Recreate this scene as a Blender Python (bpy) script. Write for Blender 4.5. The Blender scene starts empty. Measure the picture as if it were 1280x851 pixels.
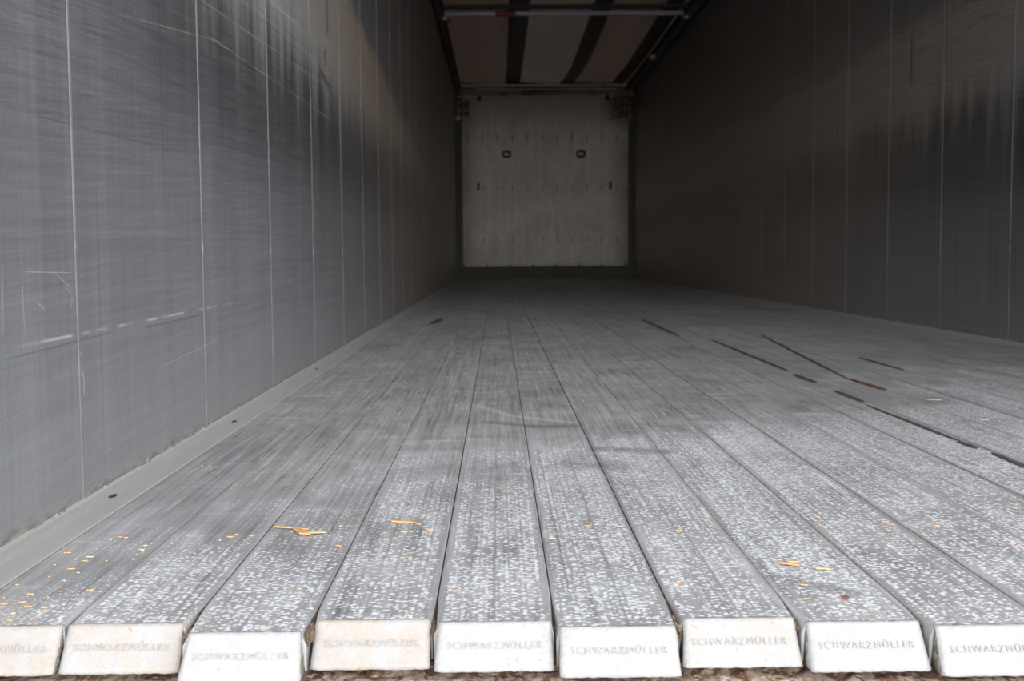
import bpy, bmesh, math, random
from mathutils import Vector, Matrix, noise as mnoise

scene = bpy.context.scene
C = scene.collection
random.seed(7)

# ---------------------------------------------------------------- camera
CX, CZ = 0.5722, 0.3356
YAW, PITCH, ROLL, FPX = 0.0119, 0.0735, -0.0070, 1444.6
PX_W, PX_H = 1280.0, 851.0
def cam_axes():
    cy, sy = math.cos(YAW), math.sin(YAW)
    cp, sp = math.cos(PITCH), math.sin(PITCH)
    f = Vector((sy*cp, cy*cp, -sp))
    r = Vector((cy, -sy, 0.0))
    u = r.cross(f)
    cr, sr = math.cos(ROLL), math.sin(ROLL)
    return cr*r + sr*u, -sr*r + cr*u, f
RGT, UPV, FWD = cam_axes()
cd = bpy.data.cameras.new('camera')
cam = bpy.data.objects.new('camera', cd); C.objects.link(cam)
m = Matrix((RGT, UPV, -FWD)).transposed().to_4x4()
m.translation = Vector((CX, 0.0, CZ))
cam.matrix_world = m
cd.sensor_width = 36.0
cd.lens = FPX*36.0/PX_W
cd.clip_start = 0.02; cd.clip_end = 300
cd.dof.use_dof = True
cd.dof.focus_distance = 1.45
cd.dof.aperture_fstop = 12.0
scene.camera = cam

# ---------------------------------------------------------------- view, light
vs = scene.view_settings
vs.view_transform = 'Standard'; vs.look = 'None'
vs.exposure = 0.0; vs.gamma = 1.0; vs.use_curve_mapping = False
scene.cycles.max_bounces = 10
scene.cycles.diffuse_bounces = 6
scene.cycles.glossy_bounces = 4
scene.cycles.transmission_bounces = 6
scene.cycles.sample_clamp_indirect = 6.0
scene.cycles.use_denoising = True

# brightness of the overcast sky: behind the camera, towards the right, the far right, the left, overhead, everywhere
SKY_BACK, SKY_RIGHT, SKY_SIDE, SKY_LEFT, SKY_TOP, SKY_ALL = 8.0, 6.6, 0.3, 0.0, 0.0, 1.75
world = bpy.data.worlds.new('overcast_sky'); scene.world = world
world.use_nodes = True
wt = world.node_tree; wt.nodes.clear()
def wn(t, **k):
    n = wt.nodes.new(t)
    for a, b in k.items(): setattr(n, a, b)
    return n
tc = wn('ShaderNodeTexCoord')
def wdot(vec):
    n = wn('ShaderNodeVectorMath', operation='DOT_PRODUCT')
    wt.links.new(tc.outputs['Generated'], n.inputs[0])
    v = Vector(vec).normalized(); n.inputs[1].default_value = v
    return n.outputs['Value']
def wramp(sock, a, b, lo, hi):
    n = wn('ShaderNodeMapRange'); n.interpolation_type = 'SMOOTHSTEP'
    wt.links.new(sock, n.inputs[0])
    for i, v in enumerate((a, b, lo, hi)): n.inputs[i+1].default_value = v
    return n.outputs[0]
def wadd(a, b):
    n = wn('ShaderNodeMath', operation='ADD'); wt.links.new(a, n.inputs[0]); wt.links.new(b, n.inputs[1]); return n.outputs[0]
def lobe(az, el, wide, k):
    az, el = math.radians(az), math.radians(el)
    v = (math.sin(az)*math.cos(el), -math.cos(az)*math.cos(el), math.sin(el))
    return wramp(wdot(v), math.cos(math.radians(wide)), 1.0, 0.0, k)
tot = wramp(wdot((0.0, 0.0, 1.0)), -0.06, 0.02, SKY_ALL*0.2, SKY_ALL)
for q in (lobe(0, 7, 32, SKY_BACK), lobe(32, 10, 36, SKY_RIGHT), lobe(68, 15, 40, SKY_SIDE), lobe(-40, 10, 40, SKY_LEFT), lobe(0, 90, 70, SKY_TOP)):
    tot = wadd(tot, q)
bg = wn('ShaderNodeBackground'); bg.inputs['Color'].default_value = (0.975, 0.98, 1.0, 1)
wt.links.new(tot, bg.inputs['Strength'])
wo = wn('ShaderNodeOutputWorld'); wt.links.new(bg.outputs[0], wo.inputs[0])

# ---------------------------------------------------------------- node helper
class NT:
    def __init__(s, name):
        s.m = bpy.data.materials.new(name); s.m.use_nodes = True
        s.t = s.m.node_tree; s.t.nodes.clear()
        s.out = s.t.nodes.new('ShaderNodeOutputMaterial')
        s.b = s.t.nodes.new('ShaderNodeBsdfPrincipled')
        s.t.links.new(s.b.outputs[0], s.out.inputs[0])
        g = s.t.nodes.new('ShaderNodeNewGeometry'); s.P = g.outputs['Position']
        sp = s.t.nodes.new('ShaderNodeSeparateXYZ'); s.t.links.new(s.P, sp.inputs[0])
        s.x, s.y, s.z = sp.outputs
    def put(s, sock, v):
        if isinstance(v, bpy.types.NodeSocket): s.t.links.new(v, sock)
        elif isinstance(v, (tuple, list)) and len(v) == 3 and sock.type == 'RGBA': sock.default_value = (*v, 1)
        else: sock.default_value = v
    def M(s, op, a, b=0.0, c=None, clamp=False):
        n = s.t.nodes.new('ShaderNodeMath'); n.operation = op; n.use_clamp = clamp
        s.put(n.inputs[0], a); s.put(n.inputs[1], b)
        if c is not None: s.put(n.inputs[2], c)
        return n.outputs[0]
    def add(s, a, b): return s.M('ADD', a, b)
    def sub(s, a, b): return s.M('SUBTRACT', a, b)
    def mul(s, *v):
        r = v[0]
        for q in v[1:]: r = s.M('MULTIPLY', r, q)
        return r
    def ss(s, v, a, b, lo=0.0, hi=1.0):
        n = s.t.nodes.new('ShaderNodeMapRange'); n.interpolation_type = 'SMOOTHSTEP'
        for i, q in enumerate((v, a, b, lo, hi)): s.put(n.inputs[i], q)
        return n.outputs[0]
    def vec(s, x, y, z=0.0):
        n = s.t.nodes.new('ShaderNodeCombineXYZ')
        for i, q in enumerate((x, y, z)): s.put(n.inputs[i], q)
        return n.outputs[0]
    def noise(s, v, scale=1.0, detail=3.0, rough=0.55, dist=0.0):
        n = s.t.nodes.new('ShaderNodeTexNoise')
        s.put(n.inputs['Vector'], v); n.inputs['Scale'].default_value = scale
        n.inputs['Detail'].default_value = detail; n.inputs['Roughness'].default_value = rough
        n.inputs['Distortion'].default_value = dist
        return n.outputs['Fac']
    def vor(s, v, scale=1.0):
        n = s.t.nodes.new('ShaderNodeTexVoronoi'); n.voronoi_dimensions = '2D'
        s.put(n.inputs['Vector'], v); n.inputs['Scale'].default_value = scale
        return n.outputs['Distance'], n.outputs['Color']
    def mix(s, f, a, b):
        n = s.t.nodes.new('ShaderNodeMix'); n.data_type = 'RGBA'; n.clamp_factor = True
        s.put(n.inputs['Factor'], f); s.put(n.inputs[6], a); s.put(n.inputs[7], b)
        return n.outputs[2]
    def grey(s, v):
        n = s.t.nodes.new('ShaderNodeCombineColor')
        for i in range(3): s.put(n.inputs[i], v)
        return n.outputs[0]
    def seg(s, u, v, a, b, w, soft=None):
        """mask of a thin stroke from a to b in the (u, v) plane"""
        ax, ay = a; bx, by = b
        dx, dy = bx-ax, by-ay; L = math.hypot(dx, dy)
        dx /= L; dy /= L
        pu, pv = s.sub(u, ax), s.sub(v, ay)
        t = s.add(s.mul(pu, dx), s.mul(pv, dy))
        n = s.M('ABSOLUTE', s.sub(s.mul(pu, dy), s.mul(pv, dx)))
        e = s.M('ABSOLUTE', s.sub(t, L/2))
        soft = soft or w
        return s.mul(s.ss(n, w, 0.0), s.ss(e, L/2, L/2*0.7))
    def bump(s, h, dist=0.001, strength=1.0):
        n = s.t.nodes.new('ShaderNodeBump'); s.put(n.inputs['Height'], h)
        n.inputs['Distance'].default_value = dist; n.inputs['Strength'].default_value = strength
        s.t.links.new(n.outputs[0], s.b.inputs['Normal'])
    def fin(s, col, rough=0.5, metal=0.0, spec=0.4):
        s.put(s.b.inputs['Base Color'], col); s.put(s.b.inputs['Roughness'], rough)
        s.put(s.b.inputs['Metallic'], metal); s.put(s.b.inputs['Specular IOR Level'], spec)
        return s.m
    def objinfo(s, out):
        n = s.t.nodes.new('ShaderNodeObjectInfo'); return n.outputs[out]

W, D, ZC = 2.4763, 16.187, 2.694       # inner width, front bulkhead depth, roof height
ST, PIT = 0.0621, 0.112                # edge profile width, slat pitch
Y0, SEAM = 1.5799, 0.6767              # first wall joint, joint spacing

# ---------------------------------------------------------------- materials
def mat_slat():
    s = NT('worn_floor_aluminium')
    rnd = s.objinfo('Random')
    off = s.mul(rnd, 37.0)
    # long brushed streaks
    st1 = s.noise(s.vec(s.mul(s.x, 210.0), s.mul(s.y, 4.0), off), detail=4, rough=0.65)
    st3 = s.noise(s.vec(s.mul(s.x, 130.0), s.mul(s.y, 9.0), s.add(off, 2.0)), detail=3)
    st2 = s.noise(s.vec(s.mul(s.x, 90.0), s.mul(s.y, 1.1), off), detail=2)
    # cross-wise patches, different on every slat
    pt = s.noise(s.vec(s.mul(s.x, 7.0), s.mul(s.y, 5.5), off), detail=4, rough=0.6, dist=0.4)
    bg_ = s.noise(s.vec(s.mul(s.x, 2.0), s.mul(s.y, 1.3), 3.0), detail=3)
    cross = s.noise(s.vec(s.mul(s.x, 3.0), s.mul(s.y, 26.0), s.mul(off, 0.5)), detail=3)
    v = 0.385
    v = s.add(v, s.mul(s.sub(st1, 0.5), 0.46))
    v = s.add(v, s.mul(s.ss(st3, 0.56, 0.72), 0.12))
    v = s.sub(v, s.mul(s.ss(st3, 0.44, 0.28), 0.07))
    v = s.add(v, s.mul(s.sub(st2, 0.5), 0.24))
    v = s.add(v, s.mul(s.sub(pt, 0.5), 0.36))
    v = s.add(v, s.mul(s.sub(bg_, 0.5), 0.22))
    v = s.add(v, s.mul(s.ss(cross, 0.58, 0.74), 0.11))
    v = s.sub(v, s.mul(s.ss(cross, 0.40, 0.25), 0.05))
    v = s.M('MAXIMUM', v, 0.10)
    col = s.mix(0.5, s.grey(v), s.grey(v))
    tint = s.t.nodes.new('ShaderNodeMix'); tint.data_type = 'RGBA'; tint.blend_type = 'MULTIPLY'
    tint.inputs['Factor'].default_value = 1.0
    s.put(tint.inputs[6], col); s.put(tint.inputs[7], (0.99, 0.99, 1.01))
    col = tint.outputs[2]
    # chalky white bloom + brown patches, stronger further in
    brown = s.mul(s.ss(s.noise(s.vec(s.mul(s.x, 2.5), s.mul(s.y, 3.2), 9.0), detail=4), 0.50, 0.72), s.ss(s.y, 2.5, 6.5, 0.10, 0.75))
    col = s.mix(brown, col, (0.33, 0.265, 0.21))
    bloom_n = s.noise(s.vec(s.mul(s.x, 9.0), s.mul(s.y, 4.0), s.add(off, 5.0)), detail=4)
    ylim = s.add(1.36, s.mul(s.x, 1.05))
    ylimn = s.add(ylim, s.mul(s.sub(bg_, 0.5), 1.1))
    yl2 = s.add(ylimn, s.mul(s.sub(pt, 0.5), 0.9))
    zone = s.ss(s.sub(yl2, s.y), -0.18, 0.42)
    # distance across one slat: clean band along its edges
    fr = s.M('FRACT', s.M('DIVIDE', s.sub(s.x, ST), PIT))
    ed = s.M('ABSOLUTE', s.sub(fr, 0.5))
    edge = s.ss(s.add(ed, s.mul(s.sub(pt, 0.5), 0.22)), 0.51, 0.41)
    far0 = s.ss(s.x, 0.06, 0.18, 0.35, 1.0)
    zone = s.mul(zone, edge, far0, s.ss(st2, 0.25, 0.6, 0.8, 1.0))
    bloom = s.mul(zone, s.ss(bloom_n, 0.35, 0.70), 0.32)
    col = s.mix(bloom, col, (0.55, 0.57, 0.61))
    # white splash specks
    wob = s.noise(s.vec(s.mul(s.x, 300.0), s.mul(s.y, 260.0), 2.0), detail=1)
    sx = s.add(s.x, s.mul(s.sub(wob, 0.5), 0.004))
    total = None
    for sc_, th, oo, lo, hi in ((170.0, 0.40, 0.0, 0.52, 0.80), (115.0, 0.30, 7.3, 0.66, 0.88), (260.0, 0.42, 3.1, 0.58, 0.85)):
        d, cc = s.vor(s.vec(s.mul(s.add(sx, oo), 0.72), s.mul(s.y, 1.0)), sc_)
        sepc = s.t.nodes.new('ShaderNodeSeparateColor'); s.t.links.new(cc, sepc.inputs[0])
        r = s.mul(s.ss(s.add(s.mul(sepc.outputs[0], 0.7), s.mul(bloom_n, 0.6)), lo, hi), th, zone)
        k = s.ss(s.sub(r, d), 0.0, 0.10)
        total = k if total is None else s.M('MAXIMUM', total, k)
    speckc = s.mix(s.ss(s.noise(s.P, 90.0, 1), 0.66, 0.72), (0.93, 0.95, 1.0), (0.95, 0.72, 0.40))
    col = s.mix(s.mul(total, 0.88), col, speckc)
    # pale dust line right beside each joint
    jd = s.mul(s.ss(ed, 0.455, 0.495), s.ss(s.noise(s.vec(s.mul(s.x, 40), s.mul(s.y, 9.0), 1.0), detail=3), 0.45, 0.65), 0.30)
    col = s.mix(jd, col, (0.46, 0.43, 0.37))
    # individual scuffs
    for a, b, w, c, k in (
        ((0.505, 2.62), (0.610, 2.38), 0.020, (0.60, 0.61, 0.63), 0.6), ((0.600, 2.41), (0.735, 2.29), 0.022, (0.60, 0.61, 0.63), 0.6),
        ((0.530, 2.33), (0.650, 2.25), 0.035, (0.14, 0.14, 0.145), 0.6), ((0.620, 2.25), (0.740, 2.26), 0.040, (0.14, 0.14, 0.145), 0.65),
        ((0.600, 3.05), (0.800, 3.14), 0.020, (0.55, 0.56, 0.58), 0.5), ((0.660, 4.25), (0.780, 4.33), 0.05, (0.50, 0.50, 0.50), 0.5),
        ((0.720, 1.99), (0.880, 1.94), 0.045, (0.13, 0.13, 0.135), 0.6), ((0.650, 1.86), (0.790, 1.80), 0.07, (0.14, 0.14, 0.145), 0.5),
        ((0.740, 2.06), (0.850, 2.06), 0.008, (0.55, 0.56, 0.58), 0.5), ((0.420, 1.24), (0.470, 1.20), 0.050, (0.50, 0.50, 0.50), 0.55),
        ((0.860, 1.17), (0.935, 1.11), 0.022, (0.14, 0.145, 0.155), 0.6), ((0.850, 1.10), (0.900, 1.09), 0.018, (0.45, 0.46, 0.45), 0.5),
        ((1.215, 2.42), (1.245, 2.38), 0.040, (0.60, 0.60, 0.62), 0.6), ((1.34, 3.55), (1.50, 3.50), 0.025, (0.55, 0.55, 0.56), 0.6),
        ((1.45, 4.3), (1.62, 4.25), 0.04, (0.50, 0.50, 0.50), 0.5), ((0.75, 5.0), (0.95, 4.9), 0.05, (0.46, 0.44, 0.42), 0.45),
        ((0.33, 3.05), (0.44, 3.0), 0.06, (0.40, 0.38, 0.34), 0.5)):
        col = s.mix(s.mul(s.seg(s.x, s.y, a, b, w), k, s.ss(st1, 0.25, 0.6, 0.4, 1.0)), col, c)
    s.bump(s.add(s.mul(total, 1.0), s.mul(st1, 0.25)), 0.0012, 0.6)
    return s.fin(col, s.ss(st1, 0.3, 0.7, 0.50, 0.62), 0.15, 0.35)

def mat_cap():
    s = NT('weathered_cast_end')
    oc = s.objinfo('Color')
    sep = s.t.nodes.new('ShaderNodeSeparateColor'); s.t.links.new(oc, sep.inputs[0])
    amt = sep.outputs[0]
    n1 = s.noise(s.P, 45.0, 4); n2 = s.noise(s.P, 210.0, 3); n3 = s.noise(s.P, 22.0, 4)
    g = s.noise(s.P, 900.0, 1)
    v = s.add(0.372, s.add(s.mul(s.sub(n2, 0.5), 0.15), s.mul(s.sub(n1, 0.5), 0.10)))
    v = s.add(v, s.mul(s.ss(g, 0.62, 0.72), 0.05))
    col = s.mix(1.0, s.grey(v), s.grey(v))
    v = s.sub(v, s.mul(amt, 0.075))
    stain = s.mul(s.ss(s.add(s.add(s.mul(n3, 0.5), s.mul(n1, 0.5)), s.mul(amt, 0.16)), 0.50, 0.68), s.ss(n2, 0.25, 0.65, 0.25, 1.0), s.add(0.15, s.mul(amt, 0.75)))
    col = s.mix(stain, col, (0.335, 0.275, 0.21))
    spot = s.mul(s.ss(s.noise(s.P, 130.0, 1), 0.71, 0.76), s.add(0.25, amt))
    col = s.mix(spot, col, (0.40, 0.25, 0.12))
    s.bump(s.add(n2, s.mul(g, 0.5)), 0.0012, 0.7)
    return s.fin(col, 0.75, 0.0, 0.3)

def mat_letters():
    s = NT('worn_raised_letters')
    n = s.noise(s.P, 260.0, 3)
    v = s.add(0.325, s.mul(s.sub(n, 0.5), 0.2))
    return s.fin(s.mix(s.ss(n, 0.40, 0.54), s.grey(v), (0.375, 0.37, 0.36)), 0.7, 0.0, 0.3)

def mat_wall():
    s = NT('scuffed_wall_aluminium')
    y, z = s.y, s.z
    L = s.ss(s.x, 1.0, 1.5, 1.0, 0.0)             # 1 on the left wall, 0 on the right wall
    sl = s.mul(s.x, 3.0)
    v1 = s.noise(s.vec(s.mul(y, 85.0), s.mul(z, 1.2), sl), detail=3)          # fine vertical runs
    v2 = s.noise(s.vec(s.mul(y, 14.0), s.mul(z, 0.9), s.add(sl, 4.0)), detail=3)
    zz = s.sub(z, s.mul(y, 0.065))
    h1 = s.noise(s.vec(s.mul(y, 1.6), s.mul(zz, 210.0), s.add(sl, 1.0)), detail=3)   # rubbed scratches
    h2 = s.noise(s.vec(s.mul(y, 0.9), s.mul(s.sub(z, s.mul(y, 0.012)), 75.0), s.add(sl, 2.0)), detail=3)
    b1 = s.noise(s.vec(s.mul(y, 1.1), s.mul(z, 3.0), s.add(sl, 6.0)), detail=4)
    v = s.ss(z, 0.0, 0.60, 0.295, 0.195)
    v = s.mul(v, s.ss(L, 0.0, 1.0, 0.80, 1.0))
    v = s.add(v, s.mul(s.sub(v1, 0.5), 0.115)); v = s.add(v, s.mul(s.sub(v2, 0.5), 0.085))
    v = s.add(v, s.mul(s.sub(h1, 0.5), 0.095)); h3 = s.noise(s.vec(s.mul(y, 5.0), s.mul(s.add(s.sub(z, s.mul(y, 0.11)), 0.0), 420.0), s.add(sl, 7.0)), detail=2)
    v = s.add(v, s.mul(s.sub(h2, 0.5), 0.032))
    v = s.add(v, s.mul(s.sub(h3, 0.5), s.ss(z, 0.35, 0.7, 0.05, 0.17)))
    v = s.add(v, s.mul(s.sub(b1, 0.5), 0.06))
    # darker, less rubbed zone beneath the load line
    dk = s.mul(s.ss(z, 0.45, 0.70), s.ss(z, 1.02, 0.88), s.ss(y, 1.45, 2.2), s.ss(v2, 0.2, 0.7, 1.0, 0.75))
    v = s.mul(v, s.sub(1.0, s.mul(dk, 0.54)))
    # upper wall
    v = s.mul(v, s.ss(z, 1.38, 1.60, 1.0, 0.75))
    col = s.mix(1.0, s.grey(v), s.grey(v))
    tint = s.t.nodes.new('ShaderNodeMix'); tint.data_type = 'RGBA'; tint.blend_type = 'MULTIPLY'
    tint.inputs['Factor'].default_value = 1.0
    s.put(tint.inputs[6], col); s.put(tint.inputs[7], (0.955, 0.98, 1.035)); col = tint.outputs[2]
    # dust band left by the load, its lower edge drawn down in runs
    run = s.add(s.mul(s.sub(v1, 0.5), 0.42), s.mul(s.sub(v2, 0.5), 0.42))
    lo = s.add(z, run)
    top = s.sub(1.36, s.mul(s.M('MAXIMUM', s.sub(y, 4.2), 0.0), s.ss(L, 0.0, 1.0, 0.0, 0.062)))
    hi = s.sub(s.add(z, s.mul(s.sub(b1, 0.5), 0.20)), top)
    band = s.mul(s.ss(lo, 0.76, 1.06), s.ss(hi, 0.05, -0.05), s.ss(y, 1.7, 2.9))
    band = s.mul(band, s.ss(h1, 0.2, 0.65, 0.6, 1.0), s.ss(L, 0.0, 1.0, 0.45, 1.0))
    dust = s.mix(s.mul(s.ss(s.add(y, s.mul(z, 1.4)), 4.6, 7.0), s.ss(b1, 0.25, 0.55, 0.5, 1.0)), (0.50, 0.49, 0.465), (0.62, 0.50, 0.38))
    col = s.mix(s.mul(band, 0.85), col, dust)
    # brownish tint over the wall, stronger the further in
    deep_tint = s.mul(s.ss(y, 3.2, 9.0, 0.0, 0.65), s.ss(b1, 0.2, 0.6, 0.7, 1.0), s.ss(z, 2.3, 1.2, 0.35, 1.0))
    col = s.mix(deep_tint, col, (0.38, 0.315, 0.25))
    # pale scratch arcs running through the band
    for (a, b, w, k) in (((1.9, 0.716), (2.92, 0.782), 0.0022, 0.35), ((2.15, 0.772), (4.3, 0.812), 0.004, 0.45), ((1.75, 0.70), (2.6, 0.80), 0.0025, 0.35), ((2.2, 0.83), (4.4, 0.93), 0.006, 0.30), ((2.6, 0.92), (4.6, 0.98), 0.006, 0.35),
                         ((2.95, 0.985), (3.42, 1.005), 0.016, 0.8), ((4.2, 1.02), (8.6, 1.06), 0.03, 0.35)):
        col = s.mix(s.mul(s.seg(y, z, a, b, w), k, L, s.ss(h1, 0.35, 0.6), s.ss(v1, 0.3, 0.6, 0.3, 1.0)), col, (0.60, 0.57, 0.53))
    # wavy tide marks on the right wall
    wv = s.M('SINE', s.add(s.mul(z, 62.0), s.mul(s.noise(s.vec(s.mul(y, 2.6), s.mul(z, 2.0), 8.0), detail=2), 14.0)))
    col = s.mix(s.mul(s.ss(wv, 0.72, 1.0), s.ss(z, 1.16, 1.26), s.ss(z, 1.60, 1.40), s.sub(1.0, L), s.ss(y, 6.5, 4.5), 0.38), col, (0.12, 0.12, 0.12))
    for yy, z0, z1 in ((4.95, 1.10, 1.42), (5.35, 1.08, 1.35), (6.5, 0.95, 1.25)):
        col = s.mix(s.mul(s.seg(y, z, (yy, z0), (yy+0.005, z1), 0.02), s.sub(1.0, L), 0.7), col, (0.07, 0.07, 0.07))
    # dark drips on the left wall
    for a, b, w in (((3.99, 1.26), (4.0, 1.08), 0.045), ((3.93, 1.03), (3.95, 0.97), 0.04), ((3.78, 0.945), (4.08, 0.905), 0.022)):
        col = s.mix(s.mul(s.seg(y, z, a, b, w), L, s.ss(v2, 0.3, 0.6, 0.2, 0.7)), col, (0.06, 0.06, 0.06))
    # single scuffs on the left wall near the opening
    dash = s.mul(s.seg(y, z, (1.33, 0.231), (2.55, 0.238), 0.0035), s.ss(s.noise(s.vec(s.mul(y, 9.0), 0.0, 0.0), detail=1), 0.44, 0.56))
    col = s.mix(s.mul(dash, L, 0.75), col, (0.62, 0.62, 0.62))
    for a, b, w, k in (((1.585, 0.231), (1.577, 0.212), 0.0022, 0.8), ((1.577, 0.212), (1.592, 0.203), 0.0016, 0.7),
                       ((1.585, 0.187), (1.595, 0.170), 0.0018, 0.8), ((1.595, 0.172), (1.592, 0.146), 0.0018, 0.85),
                       ((1.398, 0.315), (1.402, 0.240), 0.0013, 0.45), ((1.345, 0.330), (1.340, 0.245), 0.0013, 0.4),
                       ((1.50, 0.318), (1.558, 0.296), 0.0012, 0.5), ((1.535, 0.301), (1.562, 0.285), 0.0012, 0.45), ((1.562, 0.285), (1.555, 0.268), 0.0012, 0.45),
                       ((1.44, 0.282), (1.465, 0.272), 0.0014, 0.4), ((1.40, 0.320), (1.57, 0.3165), 0.0009, 0.5),
                       ((1.92, 0.150), (2.40, 0.171), 0.0012, 0.4)):
        col = s.mix(s.mul(s.seg(y, z, a, b, w), L, k), col, (0.72, 0.70, 0.66))
    for a, b, w in (((1.33, 0.219), (1.75, 0.227), 0.0022), ((1.85, 0.2225), (2.25, 0.226), 0.003), ((1.4, 0.512), (2.0, 0.523), 0.002)):
        col = s.mix(s.mul(s.seg(y, z, a, b, w), L, 0.5), col, (0.10, 0.10, 0.11))
    # fine pale nicks
    d, cc = s.vor(s.vec(s.mul(y, 1.0), s.mul(z, 0.7)), 40.0)
    col = s.mix(s.mul(s.ss(d, 0.05, 0.02), 0.22), col, (0.7, 0.7, 0.7))
    # brown grime along the foot of the wall
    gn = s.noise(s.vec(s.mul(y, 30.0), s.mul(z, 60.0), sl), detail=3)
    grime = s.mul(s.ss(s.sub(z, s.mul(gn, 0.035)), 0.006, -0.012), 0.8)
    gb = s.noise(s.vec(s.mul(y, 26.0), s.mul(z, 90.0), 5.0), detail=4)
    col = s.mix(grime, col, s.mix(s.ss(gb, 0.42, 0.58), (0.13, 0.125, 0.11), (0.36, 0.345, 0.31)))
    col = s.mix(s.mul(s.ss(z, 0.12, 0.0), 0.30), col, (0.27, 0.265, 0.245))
    s.bump(s.add(h1, s.mul(v1, 0.5)), 0.0006, 0.5)
    return s.fin(col, s.ss(h2, 0.3, 0.7, 0.38, 0.5), 0.25, 0.45)

def mat_seam():
    s = NT('rubbed_joint_metal')
    n = s.noise(s.vec(s.mul(s.y, 3.0), s.mul(s.z, 14.0), 0.0), detail=4)
    rub = s.ss(s.add(s.z, s.mul(s.sub(n, 0.5), 0.15)), 0.30, 0.42)
    v = s.add(s.mul(rub, 0.03), s.add(0.27, s.mul(s.sub(n, 0.5), 0.14)))
    v = s.add(v, s.mul(s.ss(s.M('ABSOLUTE', s.sub(s.z, 0.355)), 0.02, 0.004), s.ss(n, 0.4, 0.6), 0.25))
    return s.fin(s.grey(v), 0.42, 0.3, 0.4)

def mat_simple(name, c, rough=0.6, metal=0.0, var=0.2, scale=30.0, spec=0.4, c2=None, lo=0.45, hi=0.7, bump=0.0):
    s = NT(name)
    n = s.noise(s.P, scale, 4)
    k = s.add(1.0-var/2, s.mul(n, var))
    mm = s.t.nodes.new('ShaderNodeMix'); mm.data_type = 'RGBA'; mm.blend_type = 'MULTIPLY'; mm.inputs['Factor'].default_value = 1.0
    s.put(mm.inputs[6], c); s.put(mm.inputs[7], s.grey(k)); col = mm.outputs[2]
    if c2: col = s.mix(s.ss(s.noise(s.P, scale*0.37, 5), lo, hi), col, c2)
    if bump: s.bump(n, bump, 0.8)
    return s.fin(col, rough, metal, spec)

def mat_edge():
    s = NT('dusty_edge_profile')
    n1 = s.noise(s.P, 420.0, 2); n2 = s.noise(s.vec(s.mul(s.x, 30.0), s.mul(s.y, 4.0), 0.0), detail=4)
    st1 = s.noise(s.vec(s.mul(s.x, 260.0), s.mul(s.y, 2.0), 0.0), detail=2)
    v = s.add(0.44, s.add(s.mul(s.sub(n1, 0.5), 0.22), s.add(s.mul(s.sub(n2, 0.5), 0.10), s.mul(s.sub(st1, 0.5), 0.08))))
    col = s.mix(0.30, s.grey(v), (0.38, 0.37, 0.335))
    col = s.mix(s.mul(s.ss(s.noise(s.P, 120.0, 1), 0.70, 0.75), s.ss(s.y, 1.9, 1.2), 0.6), col, (0.75, 0.55, 0.30))
    return s.fin(col, 0.65, 0.1, 0.3)

def mat_sill():
    s = NT('rusty_splintered_sill')
    n1 = s.noise(s.vec(s.mul(s.x, 60.0), s.mul(s.y, 25.0), s.mul(s.z, 60.0)), detail=5, rough=0.65, dist=1.0)
    n2 = s.noise(s.P, 140.0, 4)
    col = s.mix(s.ss(n1, 0.40, 0.60), (0.20, 0.105, 0.065), (0.55, 0.45, 0.36))
    col = s.mix(s.ss(n2, 0.55, 0.68), col, (0.66, 0.60, 0.54))
    col = s.mix(s.ss(n2, 0.42, 0.30), col, (0.08, 0.045, 0.035))
    s.bump(n1, 0.003, 0.8)
    return s.fin(col, 0.85, 0.0, 0.2)

def mat_bulkhead():
    s = NT('grimy_white_bulkhead')
    n1 = s.noise(s.vec(s.mul(s.x, 1.4), 0.0, s.mul(s.z, 1.6)), detail=5, rough=0.6)
    n2 = s.noise(s.vec(s.mul(s.x, 14.0), 0.0, s.mul(s.z, 1.0)), detail=3)
    n3 = s.noise(s.P, 9.0, 5)
    v = s.add(0.66, s.add(s.mul(s.sub(n1, 0.5), 0.60), s.add(s.mul(s.sub(n2, 0.5), 0.40), s.mul(s.sub(n3, 0.5), 0.35))))
    col = s.mix(0.40, s.grey(v), (0.66, 0.52, 0.37))
    arc = s.seg(s.x, s.z, (0.10, 0.50), (1.10, 1.04), 0.26)
    arc2 = s.seg(s.x, s.z, (0.70, 0.98), (2.1, 1.02), 0.26)
    col = s.mix(s.mul(s.M('MAXIMUM', arc, arc2), s.ss(n3, 0.3, 0.6, 0.4, 1.0), 0.42), col, (0.86, 0.80, 0.68))
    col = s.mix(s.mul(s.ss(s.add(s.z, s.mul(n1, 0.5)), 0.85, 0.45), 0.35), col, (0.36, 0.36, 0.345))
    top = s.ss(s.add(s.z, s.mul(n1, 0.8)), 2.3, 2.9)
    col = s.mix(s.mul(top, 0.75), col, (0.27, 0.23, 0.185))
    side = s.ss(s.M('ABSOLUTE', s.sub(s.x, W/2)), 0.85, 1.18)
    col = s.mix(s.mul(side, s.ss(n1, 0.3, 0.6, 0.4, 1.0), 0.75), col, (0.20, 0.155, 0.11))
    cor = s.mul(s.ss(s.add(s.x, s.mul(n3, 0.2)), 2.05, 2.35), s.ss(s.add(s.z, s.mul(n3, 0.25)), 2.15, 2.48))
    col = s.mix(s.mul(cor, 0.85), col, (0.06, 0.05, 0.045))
    d, cc = s.vor(s.vec(s.mul(s.x, 1.0), s.z), 6.0)
    col = s.mix(s.mul(s.ss(d, 0.10, 0.04), 0.4), col, (0.16, 0.13, 0.10))
    return s.fin(col, 0.7, 0.0, 0.3)

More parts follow.
